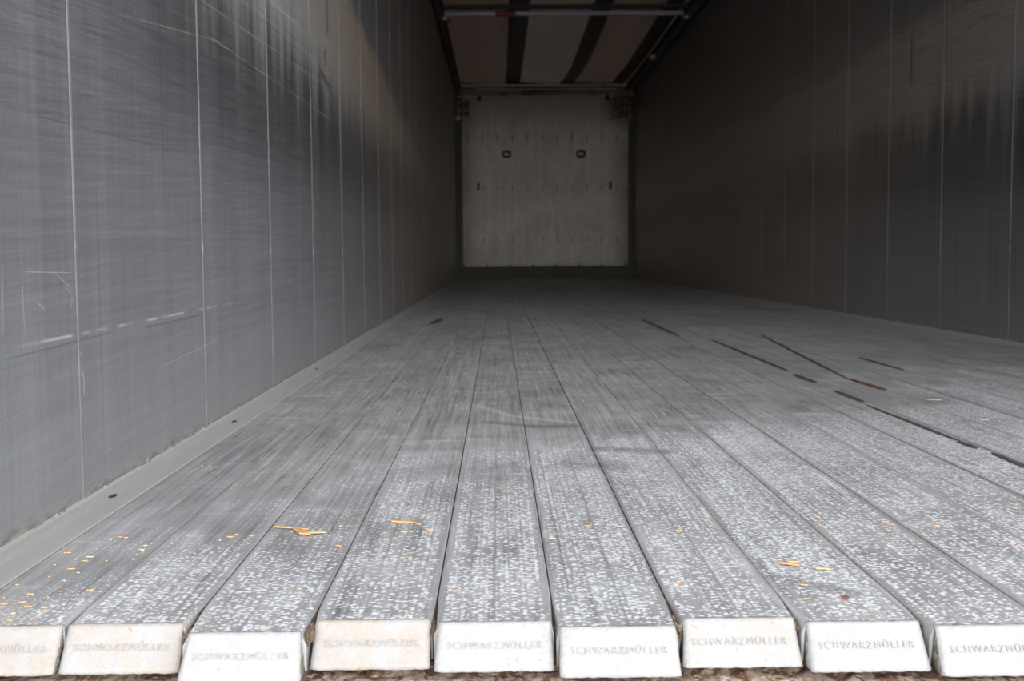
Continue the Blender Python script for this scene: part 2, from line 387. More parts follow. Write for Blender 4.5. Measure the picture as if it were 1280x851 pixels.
def mat_tarp(name, c, trans):
    s = NT(name)
    n = s.noise(s.vec(s.mul(s.x, 5.0), s.mul(s.y, 1.2), 0.0), detail=4)
    k = s.add(0.75, s.mul(n, 0.5))
    mm = s.t.nodes.new('ShaderNodeMix'); mm.data_type = 'RGBA'; mm.blend_type = 'MULTIPLY'; mm.inputs['Factor'].default_value = 1.0
    s.put(mm.inputs[6], c); s.put(mm.inputs[7], s.grey(k))
    m_ = s.fin(mm.outputs[2], 0.6, 0.0, 0.3)
    tr = s.t.nodes.new('ShaderNodeBsdfTranslucent'); s.put(tr.inputs['Color'], mm.outputs[2])
    ms = s.t.nodes.new('ShaderNodeMixShader'); ms.inputs[0].default_value = trans
    s.t.links.new(s.b.outputs[0], ms.inputs[1]); s.t.links.new(tr.outputs[0], ms.inputs[2])
    s.t.links.new(ms.outputs[0], s.out.inputs[0])
    return m_

M_SLAT = mat_slat(); M_CAP = mat_cap(); M_LET = mat_letters(); M_WALL = mat_wall()
M_EDGE = mat_edge(); M_SILL = mat_sill(); M_BULK = mat_bulkhead()
M_SEAM = mat_seam()
M_SEAL = mat_simple('dirty_brown_seal', (0.060, 0.043, 0.032), 0.85, 0, 0.6, 160.0, 0.2, (0.20, 0.115, 0.06), 0.55, 0.68, 0.002)
M_MOTTLED = mat_simple('crumbly_mottled_grey', (0.20, 0.19, 0.165), 0.9, 0, 0.9, 260.0, 0.2, (0.42, 0.41, 0.37), 0.48, 0.60, 0.002)
M_DIRT = mat_simple('packed_dirt', (0.17, 0.125, 0.09), 0.9, 0, 0.8, 240.0, 0.2, (0.32, 0.25, 0.18), 0.45, 0.65, 0.003)
M_RUBBER = mat_simple('dark_rubber', (0.085, 0.085, 0.080), 0.7, 0, 0.5, 60.0, 0.3)
M_RUST = mat_simple('rusty_gouge', (0.20, 0.085, 0.03), 0.85, 0, 0.8, 120.0, 0.2, (0.05, 0.035, 0.03), 0.45, 0.6)
M_GREEN = mat_simple('dark_green_paint', (0.036, 0.043, 0.024), 0.6, 0, 0.7, 12.0, 0.4, (0.05, 0.045, 0.035), 0.5, 0.75)
M_STEEL = mat_simple('grey_galvanised', (0.36, 0.37, 0.40), 0.5, 0.1, 0.4, 20.0, 0.4, (0.16, 0.10, 0.07), 0.60, 0.74)
M_HEAD = mat_simple('rusty_header_paint', (0.24, 0.19, 0.14), 0.65, 0, 0.7, 7.0, 0.3, (0.07, 0.05, 0.04), 0.48, 0.66)
M_HEADL = mat_simple('pale_header_edge', (0.62, 0.58, 0.52), 0.6, 0, 0.5, 8.0)
M_CREAM = mat_simple('cream_bead', (0.62, 0.58, 0.50), 0.6, 0, 0.4, 10.0)
M_RED = mat_simple('red_brown_tape', (0.16, 0.045, 0.035), 0.6, 0, 0.4, 20.0)
M_DARK = mat_simple('dark_recess', (0.035, 0.03, 0.027), 0.7, 0, 0.4, 30.0)
M_BROWNM = mat_simple('brown_grimy_steel', (0.10, 0.075, 0.055), 0.6, 0.1, 0.5, 30.0)
M_YEL = mat_simple('yellow_tag', (0.62, 0.42, 0.04), 0.6, 0, 0.3, 30.0)
M_RAIL = mat_simple('grey_brown_rail', (0.17, 0.145, 0.135), 0.55, 0.1, 0.5, 5.0)
M_TARP = mat_tarp('brown_tarpaulin', (0.43, 0.36, 0.315), 0.18)
M_TARPC = mat_tarp('pale_tarpaulin', (0.46, 0.41, 0.375), 0.20)
M_STRAP = mat_tarp('dark_tarp_band', (0.10, 0.095, 0.09), 0.02)
M_CHIP = mat_simple('orange_wood_chip', (0.62, 0.36, 0.17), 0.8, 0, 0.5, 200.0)
M_CHIP2 = mat_simple('pale_straw', (0.60, 0.50, 0.33), 0.8, 0, 0.4, 200.0)
M_RED2 = mat_simple('red_brown_grit', (0.22, 0.09, 0.06), 0.9, 0, 0.5, 200.0)
M_GROUND = mat_simple('pale_concrete_yard', (0.30, 0.295, 0.28), 0.85, 0, 0.4, 1.5)

# ---------------------------------------------------------------- mesh helpers
def link(name, bm, mat, parent=None, smooth=False, recentre=True):
    me = bpy.data.meshes.new(name)
    bmesh.ops.recalc_face_normals(bm, faces=bm.faces[:])
    loc = Vector((0, 0, 0))
    if recentre and parent is None and len(bm.verts):
        xs = [v.co for v in bm.verts]
        loc = Vector(((min(v.x for v in xs)+max(v.x for v in xs))/2, (min(v.y for v in xs)+max(v.y for v in xs))/2, min(v.z for v in xs)))
        bmesh.ops.translate(bm, verts=bm.verts, vec=-loc)
    if parent is not None:
        p = Vector((0, 0, 0)); q = parent
        while q is not None: p += q.location; q = q.parent
        bmesh.ops.translate(bm, verts=bm.verts, vec=-p)
    bm.to_mesh(me); bm.free()
    if mat: me.materials.append(mat)
    if smooth:
        for p in me.polygons: p.use_smooth = True
    o = bpy.data.objects.new(name, me); C.objects.link(o)
    o.location = loc
    if parent is not None: o.parent = parent
    return o
def empty(name, loc):
    o = bpy.data.objects.new(name, None); C.objects.link(o); o.location = loc; o.empty_display_size = 0.05
    return o
def tag(o, label, cat, group=None):
    o['label'] = label; o['category'] = cat
    if group: o['group'] = group
    return o
def struct(o, label=None):
    o['kind'] = 'structure'
    if label: o['label'] = label
    return o
def box(bm, x0, x1, y0, y1, z0, z1, bev=0.0, seg=2):
    r = bmesh.ops.create_cube(bm, size=1.0)
    vs_ = r['verts']
    for v in vs_:
        v.co = Vector((x0 if v.co.x < 0 else x1, y0 if v.co.y < 0 else y1, z0 if v.co.z < 0 else z1))
    if bev > 0:
        es = list({e for v in vs_ for e in v.link_edges})
        bmesh.ops.bevel(bm, geom=es, offset=bev, segments=seg, affect='EDGES', profile=0.6)
    return vs_
def boxo(name, dims, mat, parent=None, bev=0.0):
    bm = bmesh.new(); box(bm, *dims, bev=bev)
    return link(name, bm, mat, parent)
def extrude_rows(bm, rows, close_ends=True):
    """rows: list of closed rings of points with equal count"""
    rv = [[bm.verts.new(p) for p in r] for r in rows]
    n = len(rv[0])
    for a, b in zip(rv[:-1], rv[1:]):
        for i in range(n):
            bm.faces.new((a[i], a[(i+1) % n], b[(i+1) % n], b[i]))
    if close_ends:
        bm.faces.new(list(reversed(rv[0]))); bm.faces.new(rv[-1])
    return rv
def tube(bm, a, b, r, n=14):
    a, b = Vector(a), Vector(b); d = (b-a).normalized()
    u = d.orthogonal().normalized(); w = d.cross(u)
    extrude_rows(bm, [[p + u*r*math.cos(2*math.pi*i/n) + w*r*math.sin(2*math.pi*i/n) for i in range(n)] for p in (a, b)])
def ray(px, py):
    return FWD + RGT*((px-PX_W/2)/FPX) - UPV*((py-PX_H/2)/FPX)
def on_floor(px, py, z=0.0):        # measured photo position -> place on the floor (metres)
    d = ray(px, py); t = (z-CZ)/d.z
    return CX + d.x*t, d.y*t

# ---------------------------------------------------------------- setting
gy = bmesh.new(); box(gy, -45, 45, -60, 45, -1.45, -1.30)
struct(link('ground', gy, M_GROUND), 'pale concrete yard under the trailer')

def wall(name, side):
    s_ = 0 if side < 0 else W
    bm = bmesh.new()
    x0, x1 = (-0.045, 0.0) if side < 0 else (W, W+0.045)
    box(bm, x0, x1, 0.98, D+0.05, -0.10, ZC+0.07)
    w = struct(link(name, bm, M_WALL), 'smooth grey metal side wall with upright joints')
    k = -0
    yv = Y0
    while yv < D-0.2:
        # a slim rounded joint cover, one for each panel joint
        bm = bmesh.new(); hw, hh = 0.0046, 0.0009
        prof = [(-hw, -0.002), (-hw, 0.0002), (-hw*0.5, hh), (hw*0.5, hh), (hw, 0.0002), (hw, -0.002)]
        ring = lambda z_: [Vector((s_ - side*q, yv+p, z_)) for p, q in prof]
        extrude_rows(bm, [ring(0.004), ring(0.365), ring(ZC-0.09)])
        link('panel_joint', bm, M_SEAM, w)
        yv += SEAM
    return w
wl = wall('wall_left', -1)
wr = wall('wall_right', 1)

# front bulkhead: 12 upright boards with shallow grooves, one mesh; grooves in the mesh itself
bx0, bx1, bz0, bz1 = 0.093, W-0.082, 0.205, 2.50
bm = bmesh.new()
pts = []
nb = 11; xs = [bx0 + 0.075 + 0.2068*i for i in range(nb)]
edges = [bx0] + xs + [bx1]
prof = [(bx0, D)]
for i in range(len(edges)-1):
    a, b = edges[i], edges[i+1]
    prof += [(a+0.006, D), (b-0.006, D), (b-0.003, D+0.006), (b+0.003, D+0.006)] if i < len(edges)-2 else [(a+0.006, D), (b, D)]
ring = lambda z_: [Vector((p, q, z_)) for p, q in prof] + [Vector((bx1, D+0.04, z_)), Vector((bx0, D+0.04, z_))]
ring_dedup = ring
extrude_rows(bm, [ring(bz0), ring(bz1)])
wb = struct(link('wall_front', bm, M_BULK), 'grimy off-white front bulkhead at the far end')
for zz in (1.963, 1.269, 0.549):
    for i, xx in enumerate(xs):
        h = 0.055 if zz > 1.5 else 0.04
        boxo('drain_slot', (xx-0.006, xx+0.006, D-0.002, D+0.004, zz-h, zz+h), M_BROWNM if zz > 1.5 else M_HEAD, wb)
# wall behind everything
bm = bmesh.new(); box(bm, -0.045, W+0.045, D+0.05, D+0.10, -0.1, ZC+0.07)
struct(link('wall_back_skin', bm, M_DARK), 'outer skin behind the bulkhead').name = 'wall_outer'

# green frame around the bulkhead
bm = bmesh.new(); box(bm, 0.0, bx0, D-0.02, D+0.04, 0.0, 2.30, 0.004); f1 = struct(link('trim_1', bm, M_GREEN), 'dark green upright on the left of the bulkhead')
bm = bmesh.new(); box(bm, bx1, W, D-0.02, D+0.04, 0.0, 2.30, 0.004); f2 = struct(link('trim_2', bm, M_GREEN), 'dark green upright on the right of the bulkhead')
bm = bmesh.new(); box(bm, bx0, bx1, D-0.03, D+0.04, 0.0, bz0, 0.004); f3 = struct(link('trim_3', bm, M_GREEN), 'dark green kick board under the bulkhead')
for i in range(7):
    a = bx0+0.03+i*(bx1-bx0-0.06)/7
    boxo('sealant_bead', (a, a+0.29, D-0.036, D-0.029, bz0-0.022, bz0-0.004), M_CREAM, f3, 0.003)
for i in range(16):
    z0 = 0.26+i*0.125
    boxo('rivet', (bx0-0.012, bx0-0.004, D-0.026, D-0.019, z0, z0+0.05), M_HEAD, f1)
    boxo('rivet', (bx1+0.004, bx1+0.012, D-0.026, D-0.019, z0, z0+0.05), M_HEAD, f2)

# header above the bulkhead
bm = bmesh.new()
prof = [(D-0.01, 2.505), (D-0.05, 2.515), (D-0.05, 2.535), (D-0.015, 2.545), (D-0.015, 2.575), (D-0.045, 2.59), (D-0.045, 2.625), (D-0.02, 2.64), (D+0.04, 2.64), (D+0.04, 2.505)]
extrude_rows(bm, [[Vector((x_, p, q)) for p, q in prof] for x_ in (0.0, W)])
hd = struct(link('trim_4', bm, M_HEAD), 'rusty brown header beam over the bulkhead')
boxo('bright_edge', (0.04, W-0.30, D-0.056, D-0.050, 2.506, 2.520), M_HEADL, hd, 0.002)  # pale line along the lower edge of the header
boxo('bright_edge', (0.30, W-0.25, D-0.052, D-0.046, 2.612, 2.624), M_HEADL, hd, 0.002)
bm = bmesh.new(); box(bm, 0.03, W-0.04, D-0.16, D-0.09, 2.635, 2.675, 0.008)
rr = link('roof_bow', bm, M_STEEL)
tag(rr, 'grey-blue roof cross bar at the far end, just above the bulkhead', 'roof bar', 'roof cross bars')

# corner plates with square holes
def corner(xa, xb, lab):
    e = empty('corner_plate', ((xa+xb)/2, D-0.02, 2.23))
    tag(e, lab, 'bracket')
    bm = bmesh.new()
    box(bm, xa, xb, D-0.022, D-0.006, 2.22, 2.47, 0.003)
    link('plate', bm, M_BROWNM if xa > 1 else M_HEAD, e)
    for i in range(2):
        for j in range(2):
            cx_, cz_ = xa+(xb-xa)*(0.32+0.40*i), 2.29+0.11*j
            boxo('square_hole', (cx_-0.024, cx_+0.024, D-0.026, D-0.021, cz_-0.03, cz_+0.03), M_DARK, e)
    xt = xa-0.01 if xa < 1 else xb-0.04
    boxo('tab', (xt, xt+0.05, D-0.05, D-0.022, 2.205, 2.245), M_CREAM if xa < 1 else M_HEAD, e, 0.003)
corner(0.025, 0.205, 'pale brown corner plate with four square holes, top left of the bulkhead')
corner(2.25, 2.43, 'blackened corner plate in the top right corner of the bulkhead')

# lashing rings
def ring_(xc, lab):
    e = empty('lashing_ring', (xc, D-0.01, 1.73)); tag(e, lab, 'lashing ring', 'lashing rings on the bulkhead')
    bm = bmesh.new()
    n = 28
    path = []
    for i in range(n):
        a = 2*math.pi*i/n
        ca, sa = math.cos(a), math.sin(a)
        path.append(Vector((xc + 0.050*abs(ca)**0.5*(1 if ca > 0 else -1), D-0.018, 1.733 + 0.036*abs(sa)**0.5*(1 if sa > 0 else -1))))
    rows = []
    for i in range(n):
        t = (path[(i+1) % n]-path[i-1]).normalized(); u = Vector((0, 1, 0)); w_ = t.cross(u)
        rows.append([path[i] + (u*math.cos(q*math.pi/3)+w_*math.sin(q*math.pi/3))*0.017 for q in range(6)])
    rv = [[bm.verts.new(p) for p in r] for r in rows]
    for i in range(n):
        a, b = rv[i], rv[(i+1) % n]
        for j in range(6): bm.faces.new((a[j], a[(j+1) % 6], b[(j+1) % 6], b[j]))
    link('ring', bm, M_DARK, e, True)
    boxo('backing_plate', (xc-0.030, xc+0.030, D-0.008, D-0.001, 1.712, 1.754), M_CREAM, e, 0.002)
ring_(0.706, 'dark rectangular lashing ring on the left half of the bulkhead')
ring_(1.739, 'dark rectangular lashing ring on the right half of the bulkhead')
for xc, lab in ((0.313, 'dark upright latch slot near the left edge of the bulkhead'), (2.150, 'dark upright latch slot near the right edge of the bulkhead')):
    e = empty('latch_slot', (xc, D-0.01, 1.20)); tag(e, lab, 'latch')
    boxo('slot', (xc-0.018, xc+0.018, D-0.012, D-0.001, 1.24, 1.35), M_DARK, e, 0.006)
    bm = bmesh.new(); tube(bm, (xc, D-0.03, 1.29), (xc, D-0.003, 1.29), 0.014); link('pin', bm, M_BROWNM, e)
for xc, lab in ((0.333, 'small yellow tag high on the left of the bulkhead'), (2.118, 'small yellow tag high on the right of the bulkhead')):
    e = empty('yellow_tag', (xc, D-0.01, 2.21)); tag(e, lab, 'tag')
    bm = bmesh.new()
    vs_ = [bm.verts.new((xc+dx, D-0.004, 2.251+dz)) for dx, dz in ((-0.04, 0.012), (-0.008, 0.030), (0.035, 0.016), (0.030, -0.024), (-0.012, -0.030))]
    f = bm.faces.new(vs_); r = bmesh.ops.extrude_face_region(bm, geom=[f])
    bmesh.ops.translate(bm, verts=[v for v in r['geom'] if isinstance(v, bmesh.types.BMVert)], vec=(0, -0.004, 0))
    link('tag_plate', bm, M_YEL, e)
    bm = bmesh.new(); tube(bm, (xc+0.004, D-0.014, 2.25), (xc+0.004, D-0.004, 2.25), 0.010); link('screw', bm, M_DARK, e)
# header clips
for xc, lab in ((0.335, 'small dark clip under the header beam, left'), (2.105, 'small dark clip under the header beam, right')):
    bm = bmesh.new(); box(bm, xc-0.028, xc+0.028, D-0.075, D-0.057, 2.46, 2.525, 0.006)
    tag(link('header_clip', bm, M_DARK), lab, 'clip')

# roof: sagging tarpaulin, its dark bands, side rails
bm = bmesh.new()
nx, ny = 44, 150
x0_, x1_, ya, yb = 0.001, W-0.001, 0.98, D+0.048
grid = []
def tarp_z(x, y):
    t = (y - 0.98) % 5.0 / 5.0
    sag = -0.035*math.sin(math.pi*min(1, max(0, (y-11.2)/4.8)))if y > 11.2 else -0.03*math.sin(math.pi*t)
    b = 0.012*math.sin(x*7.5+0.6) + 0.010*mnoise.noise(Vector((x*3, y*1.3, 0)))
    return ZC + 0.012 + sag + b
for j in range(ny+1):
    y = ya+(yb-ya)*j/ny
    grid.append([bm.verts.new((x0_+(x1_-x0_)*i/nx, y, tarp_z(x0_+(x1_-x0_)*i/nx, y))) for i in range(nx+1)])
for j in range(ny):
    for i in range(nx):
        bm.faces.new((grid[j][i], grid[j][i+1], grid[j+1][i+1], grid[j+1][i]))
r = bmesh.ops.extrude_face_region(bm, geom=bm.faces[:])
bmesh.ops.translate(bm, verts=[v for v in r['geom'] if isinstance(v, bmesh.types.BMVert)], vec=(0, 0, 0.002))
ce = struct(link('ceiling', bm, M_TARP, smooth=True), 'brown tarpaulin roof with dark bands')
def band(xa, xb, mat=M_STRAP, name='dark_band', curl=0.0, dz=-0.004):
    bm = bmesh.new(); rows = []
    for j in range(ny+1):
        y = ya+(yb-ya)*j/ny
        e = max(0.0, (y-14.2)/1.9)**2*curl*0.5
        rows.append([bm.verts.new((xa+(xb-xa)*i/8 - e, y, tarp_z(xa+(xb-xa)*i/8-e, y)+dz)) for i in range(9)])
    for j in range(ny):
        for i in range(8): bm.faces.new((rows[j][i], rows[j][i+1], rows[j+1][i+1], rows[j+1][i]))
    r = bmesh.ops.extrude_face_region(bm, geom=bm.faces[:])
    bmesh.ops.translate(bm, verts=[v for v in r['geom'] if isinstance(v, bmesh.types.BMVert)], vec=(0, 0, -0.0015))
    return link(name, bm, mat, ce, True)
band(0.70, 0.90); band(1.50, 1.69, curl=0.10); band(2.17, 2.34, curl=0.02)
ce.data.materials.append(M_TARPC)
for p in ce.data.polygons:
    if 0.90 < p.center.x+ce.location.x < 1.50: p.material_index = 1
for nm, xa, xb, lab in (('trim_5', 0.0, 0.075, 'grey-brown roof rail along the left wall'), ('trim_6', W-0.105, W, 'grey-brown roof rail along the right wall')):
    bm = bmesh.new(); box(bm, xa, xb, 0.98, D-0.0, 2.62 if xa < 1 else 2.60, 2.655, 0.006)
    rl = struct(link(nm, bm, M_RAIL), lab)
    xg = 0.078 if xa < 1 else W-0.108
    boxo('gutter_lip', (xg-0.006, xg+0.006, 0.98, D-0.05, 2.60, 2.672), M_DARK, rl)
    xw = 0.010 if xa < 1 else W-0.010
    boxo('shadow_gap_strip', (xw-0.009, xw+0.009, 0.98, D-0.05, 2.585, 2.60), M_DARK, rl)

# nearest roof bow in view, with wrapped tape and end shoes
YB = 11.19
e = empty('roof_bow', (W/2, YB, 2.60)); tag(e, 'light grey roof cross bar with red-brown tape, nearest in view', 'roof bar', 'roof cross bars')
bm = bmesh.new(); box(bm, 0.085, W-0.115, YB-0.02, YB+0.02, 2.605, 2.650, 0.010, 3); link('bar', bm, M_STEEL, e, False)
bm = bmesh.new(); box(bm, 0.565, 0.765, YB-0.0225, YB+0.0225, 2.602, 2.653, 0.010, 3); link('tape', bm, M_RED, e)
for xa in (0.055, W-0.135):
    boxo('end_shoe', (xa, xa+0.08, YB-0.05, YB+0.06, 2.555, 2.60), M_BROWNM, e, 0.008)
    boxo('shoe_bolt', (xa+0.02, xa+0.055, YB-0.06, YB-0.048, 2.565, 2.590), M_CREAM, e, 0.004)
bm = bmesh.new(); box(bm, W-0.14, W-0.085, 13.35, 13.47, 2.56, 2.605, 0.008)
sb = link('rail_stop', bm, M_CREAM); tag(sb, 'small pale stop block on the right roof rail beyond the taped bar', 'stop block')
bm = bmesh.new(); box(bm, 0.03, W-0.03, YB-0.20, YB-0.15, 2.635, 2.675, 0.008)
tag(link('roof_bow', bm, M_DARK), 'dark roof cross bar just in front of the taped bar', 'roof bar', 'roof cross bars')

# floor edge profiles beside the side walls
for nm, xa, xb, sgn in (('trim_7', 0.0, ST-0.001, 1), ('trim_8', W-ST+0.001, W, -1)):
    bm = bmesh.new()
    xe = xb if sgn > 0 else xa; xw = xa if sgn > 0 else xb
    prof = [(xw, -0.05), (xw, 0.006), (xw+sgn*0.006, 0.0035), (xw+sgn*0.03, 0.0014), (xe-sgn*0.0012, 0.0010), (xe, -0.0006), (xe, -0.05)]
    rows = []
    n = 160
    for j in range(n+1):
        y = 1.0 + (D-0.03-1.0)*(j/n)**1.5
        wob = 0.0006*mnoise.noise(Vector((0, y*9, 0)))
        rows.append([Vector((p, y, q+wob)) for p, q in prof])
    extrude_rows(bm, rows)
    ep = struct(link(nm, bm, M_EDGE), 'dusty floor edge strip beside the %s wall' % ('left' if sgn > 0 else 'right'))
    # crust of dirt in the corner, as one crumbly bead
    bm = bmesh.new(); rows = []
    n = 700
    for j in range(n+1):
        y = 1.0 + (D-0.05-1.0)*(j/n)**1.6
        k = 0.4+1.2*abs(mnoise.noise(Vector((3*sgn, y*55, 0))))+0.8*abs(mnoise.noise(Vector((9*sgn, y*11, 0))))
        wq = 0.0018*k; hq = 0.0022*k*k
        rows.append([Vector((xw, y, 0.0)), Vector((xw, y, 0.004+hq)), Vector((xw+sgn*wq, y, 0.005+hq*0.4)), Vector((xw+sgn*wq*2.2, y, 0.002))])
    extrude_rows(bm, rows)
    link('dirt_crust', bm, M_MOTTLED, ep)
    if sgn > 0:
        for px, py in ((141, 620.5), (293, 527), (396, 461)):
            x_, y_ = on_floor(px, py, 0.0015)
            bm = bmesh.new(); bmesh.ops.create_circle(bm, cap_ends=True, radius=1, segments=16)
            for v in bm.verts: v.co = Vector((x_+v.co.x*0.0045, y_+v.co.y*0.012, 0.0024))
            r = bmesh.ops.extrude_face_region(bm, geom=bm.faces[:])
            bmesh.ops.translate(bm, verts=[v for v in r['geom'] if isinstance(v, bmesh.types.BMVert)], vec=(0, 0, 0.0006))
            link('drain_hole', bm, M_SEAL, ep)

# sub floor and rear sill
bm = bmesh.new(); box(bm, 0.0, W, 1.12, D-0.0, -0.085, -0.055)
struct(link('floor', bm, M_DARK), 'dark understructure beneath the slats')
bm = bmesh.new()
nxs, nys = 260, 18
g = [[bm.verts.new((-0.04+(W+0.08)*i/nxs, 0.90+0.22*j/nys, -0.0475+0.0022*mnoise.noise(Vector((i*0.35, j*0.6, 0)))+0.0016*mnoise.noise(Vector((i*1.1, j*1.3, 4))))) for i in range(nxs+1)] for j in range(nys+1)]
for j in range(nys):
    for i in range(nxs): bm.faces.new((g[j][i], g[j][i+1], g[j+1][i+1], g[j+1][i]))
lowers = []
bo = bm.edges[:]
be = [e_ for e_ in bo if e_.is_boundary]
r = bmesh.ops.extrude_edge_only(bm, edges=be)
for v in [q for q in r['geom'] if isinstance(q, bmesh.types.BMVert)]: v.co.z = -0.16
struct(link('trim_9', bm, M_SILL), 'rusty brown splintered rear sill under the slat ends')

# rear corner posts, just outside the frame (the ends of the side walls)
for nm, xa, xb, lab in (('trim_10', -0.11, -0.002, 'rear corner post of the left wall'), ('trim_11', W+0.002, W+0.11, 'rear corner post of the right wall')):
    bm = bmesh.new(); box(bm, xa, xb, 0.90, 0.979, -0.30, ZC+0.08, 0.008)
    struct(link(nm, bm, M_RAIL), lab)

# ---------------------------------------------------------------- the slats
ENDS = [1.037, 1.038, 1.014, 1.042, 1.034, 1.019, 1.036, 1.025, 1.011, 1.04, 1.03, 1.02, 1.04, 1.03, 1.02, 1.04, 1.03, 1.02, 1.04, 1.03, 1.02]
STAIN = [0.75, 0.60, 0.15, 0.70, 0.22, 0.02, 0.45, 0.12, 0.05] + [0.2]*12
# how far the top edges are worn in at the end: (left mm, right mm, over metres)
WEAR = [(2, 1, .02), (1.5, 3.5, .07), (5, 4, .10), (3, 2, .05), (4.5, 2.5, .09), (2.5, 2.5, .09), (5, 3, .08), (3.5, 3, .05), (4, 3, .04)] + [(2, 2, .04)]*12
ORD = ['first', 'second', 'third', 'fourth', 'fifth', 'sixth', 'seventh', 'eighth', 'ninth', 'tenth', 'eleventh', 'twelfth', 'thirteenth',
       'fourteenth', 'fifteenth', 'sixteenth', 'seventeenth', 'eighteenth', 'nineteenth', 'twentieth', 'twenty-first']
EXTRA = ['buff-stained end cut by the photo edge', 'buff-stained white end', 'clean white end set lowest and nearest', 'buff end with an ochre left side',
         'white end stained at its right corner', 'cleanest bright white end', 'faintly buff white end', 'white end and orange straws on top',
         'white end cut by the right photo edge', 'heavily speckled, end out of the photo', 'speckled, end out of the photo', 'speckled, left of the broken dark strips',
         'between the broken dark strips and the rusty gouge', 'just right of the rusty gouge', 'second slat right of the rusty gouge', 'third slat right of the rusty gouge',
         'fifth from the right edge strip', 'fourth from the right edge strip', 'third from the right wall', 'next but one to the right wall', 'lying against the right edge strip']
EXTRA[18] = 'third from the right edge strip'; EXTRA[19] = 'second from the right edge strip'

fc = bpy.data.curves.new('lettering', 'FONT')
fc.body = 'SCHWARZMÜLLER'; fc.size = 0.0092; fc.extrude = 0.00022; fc.align_x = 'CENTER'; fc.align_y = 'CENTER'
fc.space_character = 1.28
fo = bpy.data.objects.new('lettering_tmp', fc); C.objects.link(fo)
bpy.context.view_layer.update()
txt_me = bpy.data.meshes.new_from_object(fo.evaluated_get(bpy.context.evaluated_depsgraph_get()))
bpy.data.objects.remove(fo)
txt_me.materials.clear(); txt_me.materials.append(M_LET)
tw = max(v.co.x for v in txt_me.vertices)-min(v.co.x for v in txt_me.vertices)
for v in txt_me.vertices: v.co.x *= 0.086/tw

